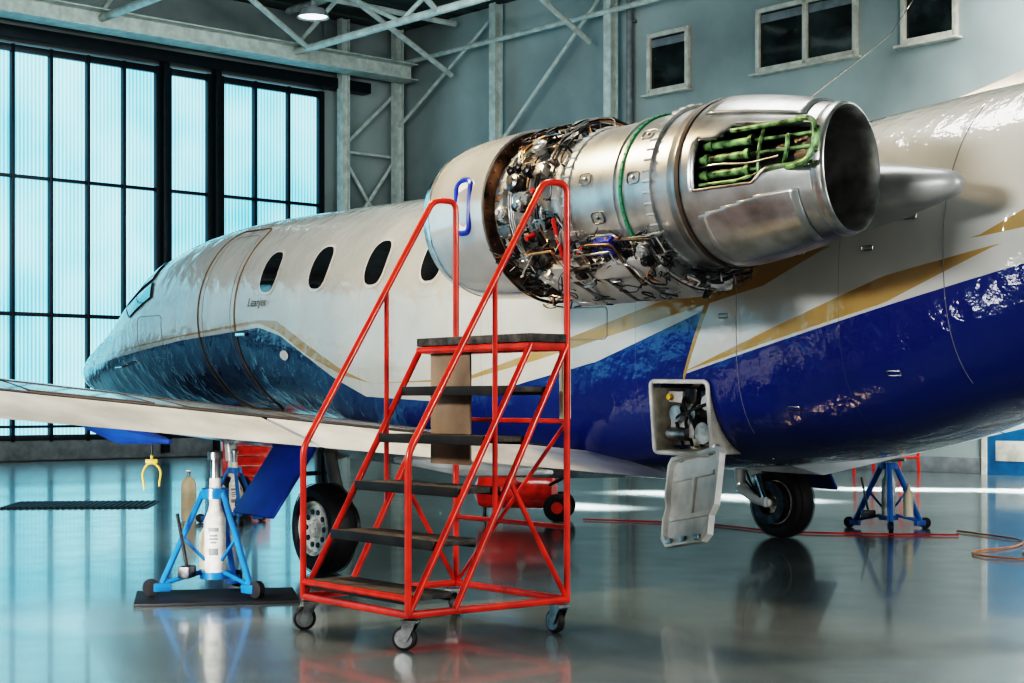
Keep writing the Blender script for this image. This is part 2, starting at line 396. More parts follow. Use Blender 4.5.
def expo(s):
    if s > 3.5 or s < -4.5: return 2.0
    if s > 2: return 2+(3.5-s)/1.5*1.5
    if s < -2.6: return 2+(s+4.5)/1.9*1.5
    return 3.5
def secat(s):
    t, b_, w = (hermite(SEC, s, k) for k in (1, 2, 3)); return (t+b_)/2, (t-b_)/2, w, expo(s)
def fus(s, th, off=0):
    zc, h, w, e = secat(s); c, sn = math.cos(th), math.sin(th)
    if c >= 0: return V((s, (w+off)*sn, zc+(h+off)*c))
    q = 2/e; return V((s, math.copysign(w*abs(sn)**q, sn), zc-h*abs(c)**q))
def fsz(s, z, off=0.0, side=1):
    zc, h, w, e = secat(s); d = max(-.9999, min(.9999, (z-zc)/h))
    if d >= 0: n = w*math.sqrt(1-d*d)
    else: n = w*(1-(abs(d)**e))**(1/e)
    nv = V((0, n/w/w, (z-zc)/h/h)).normalized()
    return V((s, side*(n+nv.y*off), z+nv.z*off))
b = MB(); NS, NT = 170, 96; vs = []; fs = []
for i in range(NS+1):
    s = 8.62-i/NS*(8.62+8.1)
    for k in range(NT): vs.append(fus(s, 2*math.pi*k/NT))
for i in range(NS):
    for k in range(NT):
        k2 = (k+1) % NT; fs.append((i*NT+k, i*NT+k2, (i+1)*NT+k2, (i+1)*NT+k))
fs.append(tuple(range(NT))); fs.append(tuple(NS*NT+k for k in range(NT-1, -1, -1)))
b.add(vs, fs)
fuse = b.obj("fuselage", 'livery', plane, ang=60)
cut = MB().box((-1.93, .8, 1.03), (.46, .8, .40), bev=.04).obj("cutter", 'inner', plane)
md = fuse.modifiers.new("bay", 'BOOLEAN'); md.operation = 'DIFFERENCE'; md.object = cut; md.solver = 'EXACT'
bpy.context.view_layer.update()
dg = bpy.context.evaluated_depsgraph_get(); me = bpy.data.meshes.new_from_object(fuse.evaluated_get(dg))
fuse.modifiers.clear(); fuse.data = me; me.shade_smooth(); me.set_sharp_from_angle(angle=rad(50)); bpy.data.objects.remove(cut)

def path_on(pts, off=.003, closed=True):
    out = []
    m = len(pts)
    for i in range(m if closed else m-1):
        a, c = pts[i], pts[(i+1) % m]
        n = max(1, int(math.hypot(a[0]-c[0], a[1]-c[1])/.04))
        for k in range(n): out.append(fsz(a[0]+(c[0]-a[0])*k/n, a[1]+(c[1]-a[1])*k/n, off))
    if not closed: out.append(fsz(*pts[-1], off))
    return out
def rrect(s0, s1, z0, z1, r, n=5):
    out = []
    for cx, cz, a0 in ((s1-r, z1-r, 0), (s0+r, z1-r, 90), (s0+r, z0+r, 180), (s1-r, z0+r, 270)):
        for k in range(n+1):
            a = rad(a0+90*k/n); out.append((cx+r*math.cos(a), cz+r*math.sin(a)))
    return out
def patch(name, cs, cz, a, bb, m, off=.006, e=.55, side=1, shear=0.0, parent=plane):
    b = MB(); vs = [fsz(cs, cz, off, side)]; fs = []; NR, NA = 5, 40
    for r in range(1, NR+1):
        for k in range(NA):
            t = 2*math.pi*k/NA; x = math.copysign(abs(math.cos(t))**e, math.cos(t)); y = math.copysign(abs(math.sin(t))**e, math.sin(t))
            zz = cz+y*bb*r/NR; vs.append(fsz(cs+x*a*r/NR+shear*(zz-cz), zz, off, side))
    for k in range(NA): fs.append((0, 1+k, 1+(k+1) % NA))
    for r in range(NR-1):
        for k in range(NA):
            k2 = (k+1) % NA; o = 1+r*NA; fs.append((o+k, o+NA+k, o+NA+k2, o+k2))
    b.add(vs, fs); return b.obj(name, m, parent, ang=60)
for side in (1, -1):
    for s in (3.0, 2.215, 1.42, .68, -.12):
        f = patch("cabin_window", s, 2.11, .148, .19, 'whitepart', .006, .75, side)
        patch("window_pane", s, 2.11, .125, .168, 'glass', .011, .75, side, parent=f)
def glazed(name, cs, side):
    def grid(off, inset):
        vs = []; n = 12
        for i in range(n+1):
            for j in range(n+1):
                u = inset+(1-2*inset)*i/n; v = inset+(1-2*inset)*j/n
                s = (cs[0][0]*(1-u)+cs[1][0]*u)*(1-v)+(cs[3][0]*(1-u)+cs[2][0]*u)*v
                t = (cs[0][1]*(1-u)+cs[1][1]*u)*(1-v)+(cs[3][1]*(1-u)+cs[2][1]*u)*v
                vs.append(fus(s, side*rad(t), off))
        return vs, [(i*(n+1)+j, i*(n+1)+j+1, (i+1)*(n+1)+j+1, (i+1)*(n+1)+j) for i in range(n) for j in range(n)]
    b = MB(); b.add(*grid(.008, 0)); f = b.obj(name, 'seam', plane, ang=60)
    b = MB(); b.add(*grid(.016, .06)); b.obj("glass_pane", 'winglass', f, ang=60)
for side in (1, -1):
    glazed("windshield", [(6.5, 3), (6.4, 34), (5.75, 30), (5.75, 3)], side)
    glazed("cockpit_window", [(6.38, 38), (6.15, 66), (5.5, 56), (5.62, 34)], side)
    glazed("cockpit_window", [(6.1, 68), (5.85, 80), (5.3, 72), (5.44, 59)], side)
def seam(name, pts, r=.006, closed=True, m='seam'): return MB().tube(path_on(pts, .0, closed), r, 6, closed=closed).obj(name, m, plane)
seam("passenger_door_seam", rrect(3.52, 4.2, .95, 2.54, .12), .010, m='doorseam')
seam("passenger_door_seam", rrect(3.60, 4.12, 1.0, 2.48, .1), .003, m='softseam')
seam("access_panel_seam", rrect(5.0, 5.6, 1.4, 1.8, .05), .003, m='softseam')
seam("access_panel_seam", rrect(-1.3, -.9, 1.5, 1.7, .03), .003, m='softseam')
seam("panel_joint", [(-2.4, .95), (-2.4, 2.5)], .0025, False, 'softseam'); seam("panel_joint", [(-3.75, 1.25), (-3.75, 2.7)], .0025, False, 'softseam')
for s, z in ((-2.75, 1.1), (-2.85, 1.95), (-3.4, 1.3), (-3.55, 2.1), (-2.3, 1.62), (-3.3, 1.95)): MB().tube(path_on(rrect(s-.035, s+.035, z-.012, z+.012, .005)), .003, 6, closed=True).obj("latch", 'steel', plane)
b = MB(); b.box(fsz(3.4, 1.6, .02), (.16, .02, .03), bev=.008); b.obj("door_handle", 'chrome', plane)
patch("oval_vent", 2.7, 1.42, .07, .04, 'whitepart', .007, 1)
MB().tube([fsz(6.0, 1.35, .0), fsz(6.0, 1.35, .08), fsz(6.12, 1.35, .1)], .012, 8).obj("pitot_probe", 'chrome', plane)
cu = bpy.data.curves.new("lettering", 'FONT'); cu.body = "Learjet"; cu.size = .10; cu.extrude = .001; cu.shear = .45; cu.space_character = 1.08
tmp = bpy.data.objects.new("tmp", cu); COL.objects.link(tmp); bpy.context.view_layer.update()
me = bpy.data.meshes.new_from_object(tmp.evaluated_get(bpy.context.evaluated_depsgraph_get())); bpy.data.objects.remove(tmp); me.materials.clear(); me.materials.append(M['doorseam'])
lt = bpy.data.objects.new("lettering", me); COL.objects.link(lt); lt.parent = plane
p = fsz(3.27, 1.83, .016); lt.matrix_local = Matrix(((-1, 0, 0, p.x), (0, 0, 1, p.y), (0, 1, 0, p.z), (0, 0, 0, 1)))

# service bay: upright box with pale frame
bay = empty("service_bay", (-1.93, .62, 1.03), parent=plane)
b = MB(); w, h, d = .232, .205, .2; tl = .20
def fy(z): return .25+tl*z*.5
b.box((0, -.06, 0), (2*w, .01, 2*h))
for zz in (h, -h): b.box((0, (fy(zz)-d)/2, zz), (2*w, fy(zz)+d, .012))
for xx in (w, -w):
    b.add([(xx-.006, -d, -h), (xx-.006, fy(-h), -h), (xx-.006, fy(h), h), (xx-.006, -d, h), (xx+.006, -d, -h), (xx+.006, fy(-h), -h), (xx+.006, fy(h), h), (xx+.006, -d, h)],
          [(0, 1, 2, 3), (7, 6, 5, 4), (0, 4, 5, 1), (1, 5, 6, 2), (2, 6, 7, 3), (3, 7, 4, 0)])
b.obj("bay_liner", 'inner', bay)
b = MB(); b.tube([(x, fy(z), z) for x, z in rrect(-w-.008, w+.008, -h-.008, h+.008, .03)], .014, 8, closed=True); b.obj("bay_frame", 'greydoor', bay)
b = MB(); b.box((.08, .07, -.05), (.2, .18, .15), bev=.01); b.mi = 1; b.cyl((-.12, -.03, -.09), (-.12, .19, -.09), .065); b.cyl((.02, .16, -.1), (.18, .16, -.1), .04); b.cyl((.1, .14, .02), (.1, .20, .02), .05); b.cyl((-.02, .08, .02), (-.02, .19, .02), .04); b.mi = 2
b.box((-.13, .08, .08), (.14, .14, .16), bev=.01); b.box((.02, .1, .13), (.1, .1, .1), bev=.01); b.mi = 0; b.box((.14, .10, .12), (.12, .12, .07), bev=.01); b.cyl((-.13, .14, .09), (-.13, .17, .09), .045)
b.mi = 3
for i in range(3): b.tube(fillet([(-.19+i*.13, .0, .19), (-.19+i*.13, .17+.005*i, .10), (.1-i*.08, .2, -.02*i), (.13-i*.08, .1, -.17)], .05), .010, 8)
b.obj("valve_block", ['satin', 'steel', 'darksteel', 'blackhose'], bay)
b = MB(); b.cyl((.17, .16, .12), (.17, .19, .12), .018); b.obj("filler_cap", 'yellow', bay)
DX = Matrix.Rotation(rad(15), 4, 'X') @ Matrix.Rotation(rad(7), 4, 'Y') @ Matrix.Rotation(rad(-14), 4, 'Z')
b = MB(); out_ = [(.25, -.02), (-.26, -.02), (-.29, -.06), (-.29, -.36), (-.25, -.42), (-.25, -.53), (-.20, -.57), (.20, -.57), (.26, -.52), (.27, -.40), (.25, -.33), (.28, -.25), (.28, -.06)]; n_ = len(out_)
vs = [(x, 0, z) for x, z in out_]+[(x, .04, z) for x, z in out_]+[(x*.92, .04, (z+.28)*.92-.28) for x, z in out_]+[(x*.89, .012, (z+.28)*.89-.28) for x, z in out_]
fs = [tuple(range(n_))]+[(k*n_+i, k*n_+(i+1) % n_, (k+1)*n_+(i+1) % n_, (k+1)*n_+i) for k in range(3) for i in range(n_)]+[tuple(3*n_+i for i in range(n_))]
b.add(vs, fs); b.box((0, .018, -.16), (.44, .02, .03), bev=.004); b.box((0, .018, -.40), (.42, .02, .03), bev=.004); b.box((-.02, .02, -.28), (.03, .02, .24), bev=.004)
b.mi = 1; b.box((.16, .0, -.02), (.04, .05, .07), bev=.005); b.box((-.16, .0, -.02), (.04, .05, .07), bev=.005)
for x in (-.15, 0, .15): b.box((x, .045, -.54), (.05, .02, .03), bev=.004)
o = b.obj("bay_door", ['greydoor', 'steel'], plane, ang=25); o.matrix_local = Matrix.Translation((-2.02, .80, .84)) @ DX

# wings
def U(x): return 5*(.2969*math.sqrt(max(x, 0))-.126*x-.3516*x*x+.2843*x**3-.1036*x**4)
def wpar(n):
    LE = 1.75-.235*(n-.9); TE = -1.72+.13*(n-.9); th = .27-.024*(n-.9)
    crest = .875+.110*(n-.9); return LE, TE, th, crest-th/2, .0+.033*(n-.9)
def wz(n, x, up):
    LE, TE, th, zc, dr = wpar(n); return V((LE+(TE-LE)*x, n, zc+(1 if up else -1)*th*U(x)-dr*x**2.2))
FD = rad(5)
def wing_strip(b, n0, n1, x0, x1, sgn, nn=10, drop=0.0):
    xs = [x0+(x1-x0)*(i/16)**1.3 for i in range(17)]; rings = []
    for j in range(nn+1):
        n = n0+(n1-n0)*j/nn
        ring = [wz(n, x, True) for x in xs[::-1]]+[wz(n, x, False) for x in (xs[1:] if x0 == 0 else xs)]
        if drop:
            pv = (wz(n, x0, True)+wz(n, x0, False))/2
            ring = [pv+Matrix.Rotation(-drop, 3, 'Y')@(q-pv) for q in ring]
        rings.append([(q.x, q.y*sgn, q.z) for q in ring])
    R = len(rings[0]); vs = [p for r in rings for p in r]; fs = []
    for j in range(nn):
        for k in range(R): k2 = (k+1) % R; fs.append((j*R+k, j*R+k2, (j+1)*R+k2, (j+1)*R+k))
    fs.append(tuple(range(R))); fs.append(tuple(nn*R+k for k in range(R))); b.add(vs, fs)
for sgn in (1, -1):
    b = MB(); wing_strip(b, .3, 7.3, 0, .735, sgn, 14); w = b.obj("wing", 'wing', plane, ang=40)
    b = MB(); wing_strip(b, .6, 3.0, .76, 1, sgn, 6, FD); b.obj("flap", 'flap', w, ang=40)
    b = MB(); wing_strip(b, 3.04, 5.2, .76, 1, sgn, 6, FD); b.obj("flap", 'flap', w, ang=40)
    b = MB(); wing_strip(b, 5.24, 7.2, .76, 1, sgn, 6, 0); b.obj("aileron", 'wing', w, ang=40)
    b = MB(); b.tube([V((wz(n_*.1, .748, True).x, sgn*n_*.1, wz(n_*.1, .748, True).z-.006)) for n_ in range(9, 73)], .016, 6); b.obj("flap_gap_seal", 'rubber', w)
    for xf in (.12, .5): b = MB(); b.tube([V((wz(n_*.1, xf, True).x, sgn*n_*.1, wz(n_*.1, xf, True).z)) for n_ in range(9, 73)], .004, 6); b.obj("skin_joint", 'seam', w)
    b = MB(); vs = []
    for k, (dn, dz, c0, c1) in enumerate(((0, 0, .75, -.95), (.12, .12, .35, -1.0), (.22, .5, -.3, -1.15), (.3, .95, -.8, -1.3))):
        for xx, tt in ((c0*.45, 0), ((c0+c1)/2, .03), (c1, 0), ((c0+c1)/2, -.03)): vs.append((xx, sgn*(7.28+dn+tt), 1.46+dz))
    fs = [(i*4+k, i*4+(k+1) % 4, i*4+4+(k+1) % 4, i*4+4+k) for i in range(3) for k in range(4)]+[(12, 13, 14, 15)]
    b.add(vs, fs); b.obj("winglet", 'whitepart', w, ang=40)
    for n in (1.6, 3.85):
        b = MB(); p0 = wz(n, .5, False); p1 = wz(n, 1.0, False); m = (p0+p1)/2
        b.tube([(p.x, p.y*sgn, p.z) for p in (p0, m-V((0, 0, .05)), p1-V((0, 0, .09)))], [.02, .07, .012], 10)
        b.obj("flap_track", 'navy' if n > 3 else 'flap', w)
    for n in (1.8, 2.7, 3.6, 4.5):
        b = MB(); pts = []
        for x, nn_ in ((.5, n), (.7, n), (.7, n+.7), (.5, n+.7)): q = wz(nn_, x, True); pts.append((q.x, q.y*sgn, q.z+.001))
        b.tube(pts, .005, 6, closed=True); b.obj("spoiler_seam", 'seam', w)
# fin & tail plane
b = MB(); rows = [(-2.5, 2.70, -8.0, 2.6, .03), (-3.3, 2.86, -8.0, 2.8, .07), (-4.4, 3.12, -8.1, 3.1, .1), (-5.4, 3.4, -8.25, 3.4, .11), (-6.3, 4.1, -8.6, 4.1, .09), (-7.3, 5.0, -9.0, 5.0, .07)]
vs = []
for a, z0, c, z1, t in rows:
    for f, k in ((0, 0), (.15, .7), (.4, 1), (.75, .6), (1, 0), (.75, -.6), (.4, -1), (.15, -.7)): vs.append((a+(c-a)*f, t*k, z0+(z1-z0)*f))
fs = [(i*8+k, i*8+(k+1) % 8, i*8+8+(k+1) % 8, i*8+8+k) for i in range(5) for k in range(8)]+[tuple(40+k for k in range(8))]
b.add(vs, fs); b.obj("tail_fin", 'whitepart', plane, ang=40)
b = MB(); vs = []
for n, a, c, t in ((-2.3, -8.6, -9.3, .03), (0, -7.4, -9.0, .07), (2.3, -8.6, -9.3, .03)):
    for f, k in ((0, 0), (.2, .8), (.5, 1), (1, 0), (.5, -1), (.2, -.8)): vs.append((a+(c-a)*f, n, 5.0+t*k))
fs = [(i*6+k, i*6+(k+1) % 6, i*6+6+(k+1) % 6, i*6+6+k) for i in range(2) for k in range(6)]+[tuple(range(6)), tuple(12+k for k in range(6))]
b.add(vs, fs); b.obj("tailplane", 'whitepart', plane, ang=40)

# landing gear
def wheel_mesh(R, W, holes=10):
    b = MB(); X = Matrix.Rotation(rad(90), 4, 'Z'); w = W/2
    b.mi = 0; b.rev([(-w*.75, R*.60), (-w, R*.72), (-w*.98, R*.86), (-w*.7, R*.97), (-w*.3, R), (w*.3, R), (w*.7, R*.97), (w*.98, R*.86), (w, R*.72), (w*.75, R*.60)], X, 40, closed=True)
    for q in (-.35, 0, .35): b.rev([(q*W-.004, R*1.001), (q*W, R*.985), (q*W+.004, R*1.001)], X, 40)
    b.mi = 1
    for g in (-1, 1): b.rev([(g*w*.72, R*.62), (g*w*.92, R*.61), (g*w*.92, R*.56), (g*w*.7, R*.52), (g*w*.62, R*.22), (g*w*.9, R*.18), (g*w*.95, .001)], X, 32)
    b.mi = 2
    for s in (-1, 1):
        for k in range(holes):
            a = 2*math.pi*k/holes; c = V((R*.38*math.cos(a), s*w*.67, R*.38*math.sin(a))); b.cyl(c-V((0, .008, 0)), c+V((0, .008, 0)), R*.062, seg=10)
    b.mi = 1
    for s in (-1, 1):
        for k in range(5):
            a = 2*math.pi*(k+.5)/5; c = V((R*.12*math.cos(a), s*w*.9, R*.12*math.sin(a))); b.cyl(c-V((0, .01, 0)), c+V((0, .01, 0)), R*.03, seg=6)
    return b
def main_gear(n):
    sg = 1 if n > 0 else -1; g = empty("landing_gear", (0, n, 0), parent=plane)
    wheel_mesh(.285, .19).obj("wheel", ['rubber', 'hub', 'darksteel'], g, (0, .0, .285))
    b = MB(); iy = -sg*.17
    b.tube([(.32, iy, .85), (.3, iy, .42)], [.055, .045], 16); b.mi = 1; b.tube([(.3, iy, .44), (.29, iy, .36)], .035, 14); b.mi = 0
    b.tube(fillet([(.31, iy, .40), (.12, iy, .30), (0, iy, .285)], .08), .04, 12); b.cyl((0, iy-.03*sg, .285), (0, .02*sg, .285), .035)
    b.mi = 1; b.cyl((.02, iy, .32), (.22, iy, .72), .028, seg=12); b.mi = 0; b.cyl((.12, iy, .5), (.26, iy, .82), .045, seg=14)
    b.cyl((.3, iy, .7), (.1, iy-.35*sg, .82), .025)
    b.obj("strut", ['whitepart', 'chrome'], g)
    b = MB(); b.tube(fillet([(.25, iy+.03, .8), (.2, iy+.07, .6), (.12, iy+.06, .42), (.02, iy+.06, .33)], .1), .009, 8); b.tube(fillet([(.36, iy, .8), (.38, iy-.03, .55), (.2, iy-.06, .35), (.0, iy-.05, .26)], .1), .008, 8)
    b.obj("brake_line", 'blackhose', g)
    b = MB(); b.rev([(-.04, .1), (.04, .1), (.04, .17), (-.04, .17)], Matrix.Translation((0, iy*.75, .285)) @ Matrix.Rotation(rad(90), 4, 'Z'), 24, closed=True); b.obj("brake_disc", 'darksteel', g)
    b = MB(); a0, z0, a1, z1 = .13*sg, .86, .47*sg, .38
    d = V((0, a1-a0, z1-z0)); L = d.length; ang = math.atan2(d.z, abs(d.y))
    Xm = Matrix.Rotation(ang*sg if sg > 0 else -ang, 4, 'X')
    b.box((.08, (a0+a1)/2, (z0+z1)/2), (.5, L, .025), Xm, bev=.01); b.obj("gear_door", 'navy', g)
    b = MB(); b.cyl((.25, iy, .62), (.15, (a0+a1)/2, (z0+z1)/2), .014, seg=8); b.obj("door_link", 'steel', g)
main_gear(2.13); main_gear(-2.13)
g = empty("nose_gear", (5.2, 0, -.091), parent=plane)
for y in (-.09, .09): wheel_mesh(.18, .09, 6).obj("wheel", ['rubber', 'hub', 'darksteel'], g, (0, y, .18))
b = MB(); b.cyl((0, -.12, .18), (0, .12, .18), .025); b.cyl((0, 0, .18), (.08, 0, .65), .03); b.cyl((.05, 0, .5), (.16, 0, 1.1), .05); b.cyl((.05, 0, .55), (-.3, 0, 1.05), .025); b.obj("strut", 'whitepart', g)
for y in (-.2, .2): MB().box((0, y, .86), (.6, .02, .3), bev=.006).obj("gear_door", 'navy', g)

# ------------------------------------------------------------------ engine (local: +X forward along the shaft)
eng = empty("engine", (-2.31, 1.55, 2.235), (0, rad(1.5), 0), parent=plane)
def ep(x, r, ph): return V((x, r*math.cos(rad(ph)), r*math.sin(rad(ph))))
def oblique(b):      # the aft shell is cut obliquely: outboard side runs further aft
    for i, (x, y, z) in enumerate(b.v):
        if x < -.74: w_ = min(1, (-.74-x)/.6); b.v[i] = (x-(.27*y+.065)*w_, y, z-.012*w_)
    return b
b = MB(); b.rev([(.9, .37), (1.2, .36), (1.38, .355), (1.45, .372), (1.475, .402), (1.455, .432), (1.38, .456), (1.25, .474), (1.05, .486), (.8, .49), (.8, .475)], None, 72); o = b.obj("inlet_cowl", 'cowl', eng, ang=50)
b = MB(); b.rev([(1.36, .461), (1.455, .434), (1.478, .402), (1.452, .37), (1.38, .352)], None, 72); b.obj("inlet_lip", 'chrome', eng, ang=60)
b = MB(); b.tube([ep(.99+x, .49, 3+z*180/math.pi/.49) for x, z in rrect(-.065, .065, -.155, .155, .05)], .017, 8, closed=True); b.obj("access_window_rim", 'bluecap', eng)
b = MB(); vs = [ep(.99+x, .493, 3+z*180/math.pi/.49) for x, z in rrect(-.05, .05, -.145, .145, .04)]; b.add(vs, [tuple(range(len(vs)))]); b.obj("access_window_plate", 'whitepart', eng)
b = MB()
for k in range(26):
    a = 360/26*k; b.tube([ep(1.0, .1, a), ep(1.02, .25, a+5), ep(.99, .355, a+12)], [.02, .03, .03], 6)
b.sph((1.1, 0, 0), .12, 24, (1.6, 1, 1)); b.obj("fan", 'steel', eng)
b = MB(); b.rev([(.86, .47), (.80, .475), (.79, .44), (.80, .30)], None, 60)
for k in range(40): c = ep(.785, .455, k*9); b.cyl(c, c-V((.012, 0, 0)), .008, seg=6)
b.obj("inlet_bulkhead", 'burnt', eng)
b = MB(); b.rev([(.8, .40), (.72, .40), (.72, .425), (.69, .425), (.69, .395), (.5, .385), (.5, .41), (.47, .41), (.47, .375), (.28, .37), (.28, .39), (.25, .39), (.25, .365), (.1, .365)], None, 60)
for k in range(36):
    c = ep(.705, .425, k*10); b.cyl(c+V((.02, 0, 0)), c-V((.02, 0, 0)), .008, seg=6); c = ep(.485, .405, k*10); b.cyl(c+V((.02, 0, 0)), c-V((.02, 0, 0)), .007, seg=6)
b.obj("fan_case", 'alu', eng, ang=30)
b = MB(); b.rev([(.22, .36), (.20, .39), (.18, .41), (.14, .41), (.14, .40), (-.2, .405), (-.2, .415), (-.23, .415), (-.23, .405), (-.48, .41), (-.48, .43), (-.52, .43), (-.52, .412), (-.66, .405), (-.66, .39)], None, 72)
for k in range(48): c = ep(.16, .41, k*7.5); b.cyl(c+V((.03, 0, 0)), c-V((.03, 0, 0)), .007, seg=6); c = ep(-.5, .43, k*7.5); b.cyl(c+V((.028, 0, 0)), c-V((.028, 0, 0)), .007, seg=6)
b.obj("bypass_duct", 'alu', eng, ang=30)
b = MB(); b.rev([(-.272, .407), (-.275, .417), (-.293, .417), (-.296, .407)], None, 72)
for k in range(60): c = ep(-.284, .417, k*6); b.sph(c, .006, 6)
b.obj("seal_ring", 'greendark', eng)
for x, ph in ((0, 10), (-.08, -20), (-.38, 5), (-.4, 40)):
    b = MB(); pts = rrect(-.045, .045, -.03, .03, .02); b.tube([ep(x+p, .411, ph+q*140) for p, q in pts], .004, 6, closed=True); b.sph(ep(x, .41, ph), .012, 8)
    b.obj("duct_boss", 'steel', eng)
# thrust reverser shell with its long stepped side cut-out and layered bucket door
TAP = .112
def RP(t): return (-.74-.6*t, .425-TAP*t**1.5)
TE_ = .97; XS = -.80
def lo(x): t = (-x+XS)/.5; return -11+9*max(0, min(1, (t-.55)/.12))
def hi(x): t = (-x+XS)/.5; return 25+10*max(0, min(1, (t-.2)/.12))
XE = RP(TE_)[0]
def cutf(a, d):
    if not (XE < a < XS): return False
    d = d-360 if d > 180 else d
    return lo(a) < d < hi(a)
def rr_(x): t = max(0, (-.74-x)/.6); return .425-TAP*t**1.5
prof = [(-.64, .425), (-.70, .427), (-.74, .425), (-.77, rr_(-.77))]+[(XS+(XE-XS)*i/18, rr_(XS+(XE-XS)*i/18)) for i in range(19)]+[RP(1)]
b = oblique(MB().rev(prof, None, 180, skip=cutf)); o = b.obj("thrust_reverser", 'reverser', eng, ang=50)
md = o.modifiers.new("t", 'SOLIDIFY'); md.thickness = .022; md.offset = -1
for pa, pb, xa, xb in ((-78, -20, -.80, -1.27), (46, 130, -.78, -1.27)):
    pr = [(xa+(xb-xa)*i/12, rr_(xa+(xb-xa)*i/12)+.011) for i in range(13)]
    def outside(a, d, pa=pa, pb=pb):
        d = d-360 if d > 180 else d
        k = (-a-.8)/.5                      # slanted leading edge of the door
        return not (pa < d < pb-14*max(0, .6-k))
    o = oblique(MB().rev(pr, None, 180, skip=outside)).obj("bucket_door", 'reverser', eng, ang=50)
    md = o.modifiers.new("t", 'SOLIDIFY'); md.thickness = .011; md.offset = -1
xs_ = [XS+(XE-XS)*i/40 for i in range(41)]
rim = [ep(XS, rr_(XS)+.001, lo(XS)+(hi(XS)-lo(XS))*i/10) for i in range(10)]+[ep(x, rr_(x)+.001, hi(x)) for x in xs_]+[ep(XE, rr_(XE)+.001, hi(XE)+(lo(XE)-hi(XE))*i/10) for i in range(1, 10)]+[ep(x, rr_(x)+.001, lo(x)) for x in xs_[::-1]]
b = oblique(MB().tube(rim, .008, 8, closed=True)); b.obj("window_rim", 'steel', eng)
b = MB(); b.rev([(-.6, .22), (-.9, .24), (-1.1, .262), (-1.30, .287)], None, 48); oblique(b).obj("tail_pipe_liner", 'blackhose', eng)
b = MB(); b.rev([(-1.33, .314), (-1.345, .320), (-1.375, .316), (-1.395, .310), (-1.40, .300), (-1.39, .292), (-1.3, .280), (-1.1, .258), (-.8, .23)], None, 72); oblique(b).obj("exhaust_nozzle", 'nozzle', eng, ang=60)
b = MB(); b.rev([(-.82, .232), (-.83, .0005)], None, 40)
b.rev([(-.82, .15), (-.9, .14), (-.98, .08), (-1.0, .001)], None, 32); oblique(b).obj("exhaust_cone", 'darksteel', eng)
b = MB(); b.rev([(-.70, .432), (-.715, .437), (-.73, .432)], None, 72); oblique(b).obj("reverser_seam", 'seam', eng)
for ph, r in ((-1, .36), (11, .365), (23, .355)):
    b = MB(); b.tube([ep(-.80, r, ph), ep(-1.06, r-.005, ph)], .020, 14); b.tube([ep(-1.06, r-.005, ph), ep(-1.36, r-.02, ph)], .009, 10)
    for xx in (-.83, -1.04): b.tube([ep(xx, r, ph), ep(xx-.02, r, ph)], .027, 14)
    oblique(b).obj("actuator", 'green', eng)
b = MB()
n0, n1 = lo(-1.1)+1, hi(-1.1)-1
b.tube([ep(-1.1, rr_(-1.1)-.012, n0+(n1-n0)*i/10) for i in range(11)], .009, 8)
b.tube([ep(-.82, rr_(-.82)-.02, -8), ep(-1.0, rr_(-1.0)-.015, -8), ep(-1.07, rr_(-1.07)-.01, -6), ep(-1.3, rr_(-1.3)+.01, 1)], .009, 8)
b.tube([ep(-.95, .39, 30), ep(-1.3, .375, 32)], .012, 8)
oblique(b).obj("actuator_frame", 'green', eng)
b = MB(); b.tube(fillet([ep(-1.22, .33, -3), ep(-1.31, .385, -3), ep(-1.37, .385, 1), ep(-1.39, .385, 10), ep(-1.39, .385, 20), ep(-1.36, .385, 29), ep(-1.30, .385, 33), ep(-1.22, .36, 33)], .05), .014, 8)
b.tube([ep(-1.385, .37, 5), ep(-1.385, .37, 24)], .018, 10)
b.tube(fillet([ep(-1.20, .31, 3), ep(-1.25, .385, 5), ep(-1.255, .39, 20), ep(-1.20, .31, 23)], .03), .010, 8)
oblique(b).obj("actuator_bracket", 'green', eng)
b = MB(); b.tube(fillet([ep(-.80, .38, 5), ep(-.9, .38, 6), ep(-1.05, .37, 3), ep(-1.2, .36, 6)], .06), .006, 8); oblique(b).obj("hydraulic_line", 'steel', eng)
# pipework
mats_p = ['steel', 'darksteel', 'darksteel', 'blackhose', 'blackhose', 'steel', 'darksteel', 'burnt', 'alu', 'darksteel', 'copper']
def clampx(x, a, c): return min(c, max(a, x))
def rpipe(name, x0, x1, p0, p1, r0, r1, th, m, n=6):
    x = random.uniform(x0, x1); ph = random.uniform(p0, p1); r = random.uniform(r0, r1); pts = [ep(x, r-.06, ph), ep(x, r, ph)]
    for i in range(n):
        if i % 2: x = clampx(x+random.choice((-1, 1))*random.uniform(.04, .3), x0, x1); ph += random.uniform(-3, 3); pts.append(ep(x, r, ph))
        else:
            d = random.choice((-1, 1))*random.uniform(8, 45); q = clampx(ph+d, p0, p1); r = clampx(r+random.uniform(-.03, .03), r0, r1); dx = random.uniform(-.01, .01)
            for k in range(1, 4): pts.append(ep(clampx(x+dx*k/3, x0, x1), r, ph+(q-ph)*k/3))
            ph = q
    pts.append(ep(x, r-.06, ph))
    return MB().tube(fillet(pts, .04, 4), th, 8).obj(name, m, eng)
def bundle(xa, ph0, ph1, xb, r, n, m, th=.006):
    for k in range(n):
        o_ = k*.019; pts = [ep(xa-o_, r-.05, ph0), ep(xa-o_, r, ph0+2)]
        for i in range(1, 7): pts.append(ep(xa-o_, r, ph0+(ph1-ph0)*i/6-o_*60))
        pts += [ep(xb, r, ph1-o_*60), ep(xb, r-.05, ph1-o_*60)]
        MB().tube(fillet(pts, .03, 4), th, 8).obj("pipe", m, eng)
bundle(.62, -50, 60, .30, .435, 3, 'steel'); bundle(.40, -45, 25, .66, .43, 2, 'darksteel', .008); bundle(.66, 40, 115, .35, .44, 3, 'copper', .007); bundle(.34, 30, 110, .62, .425, 3, 'steel', .008)
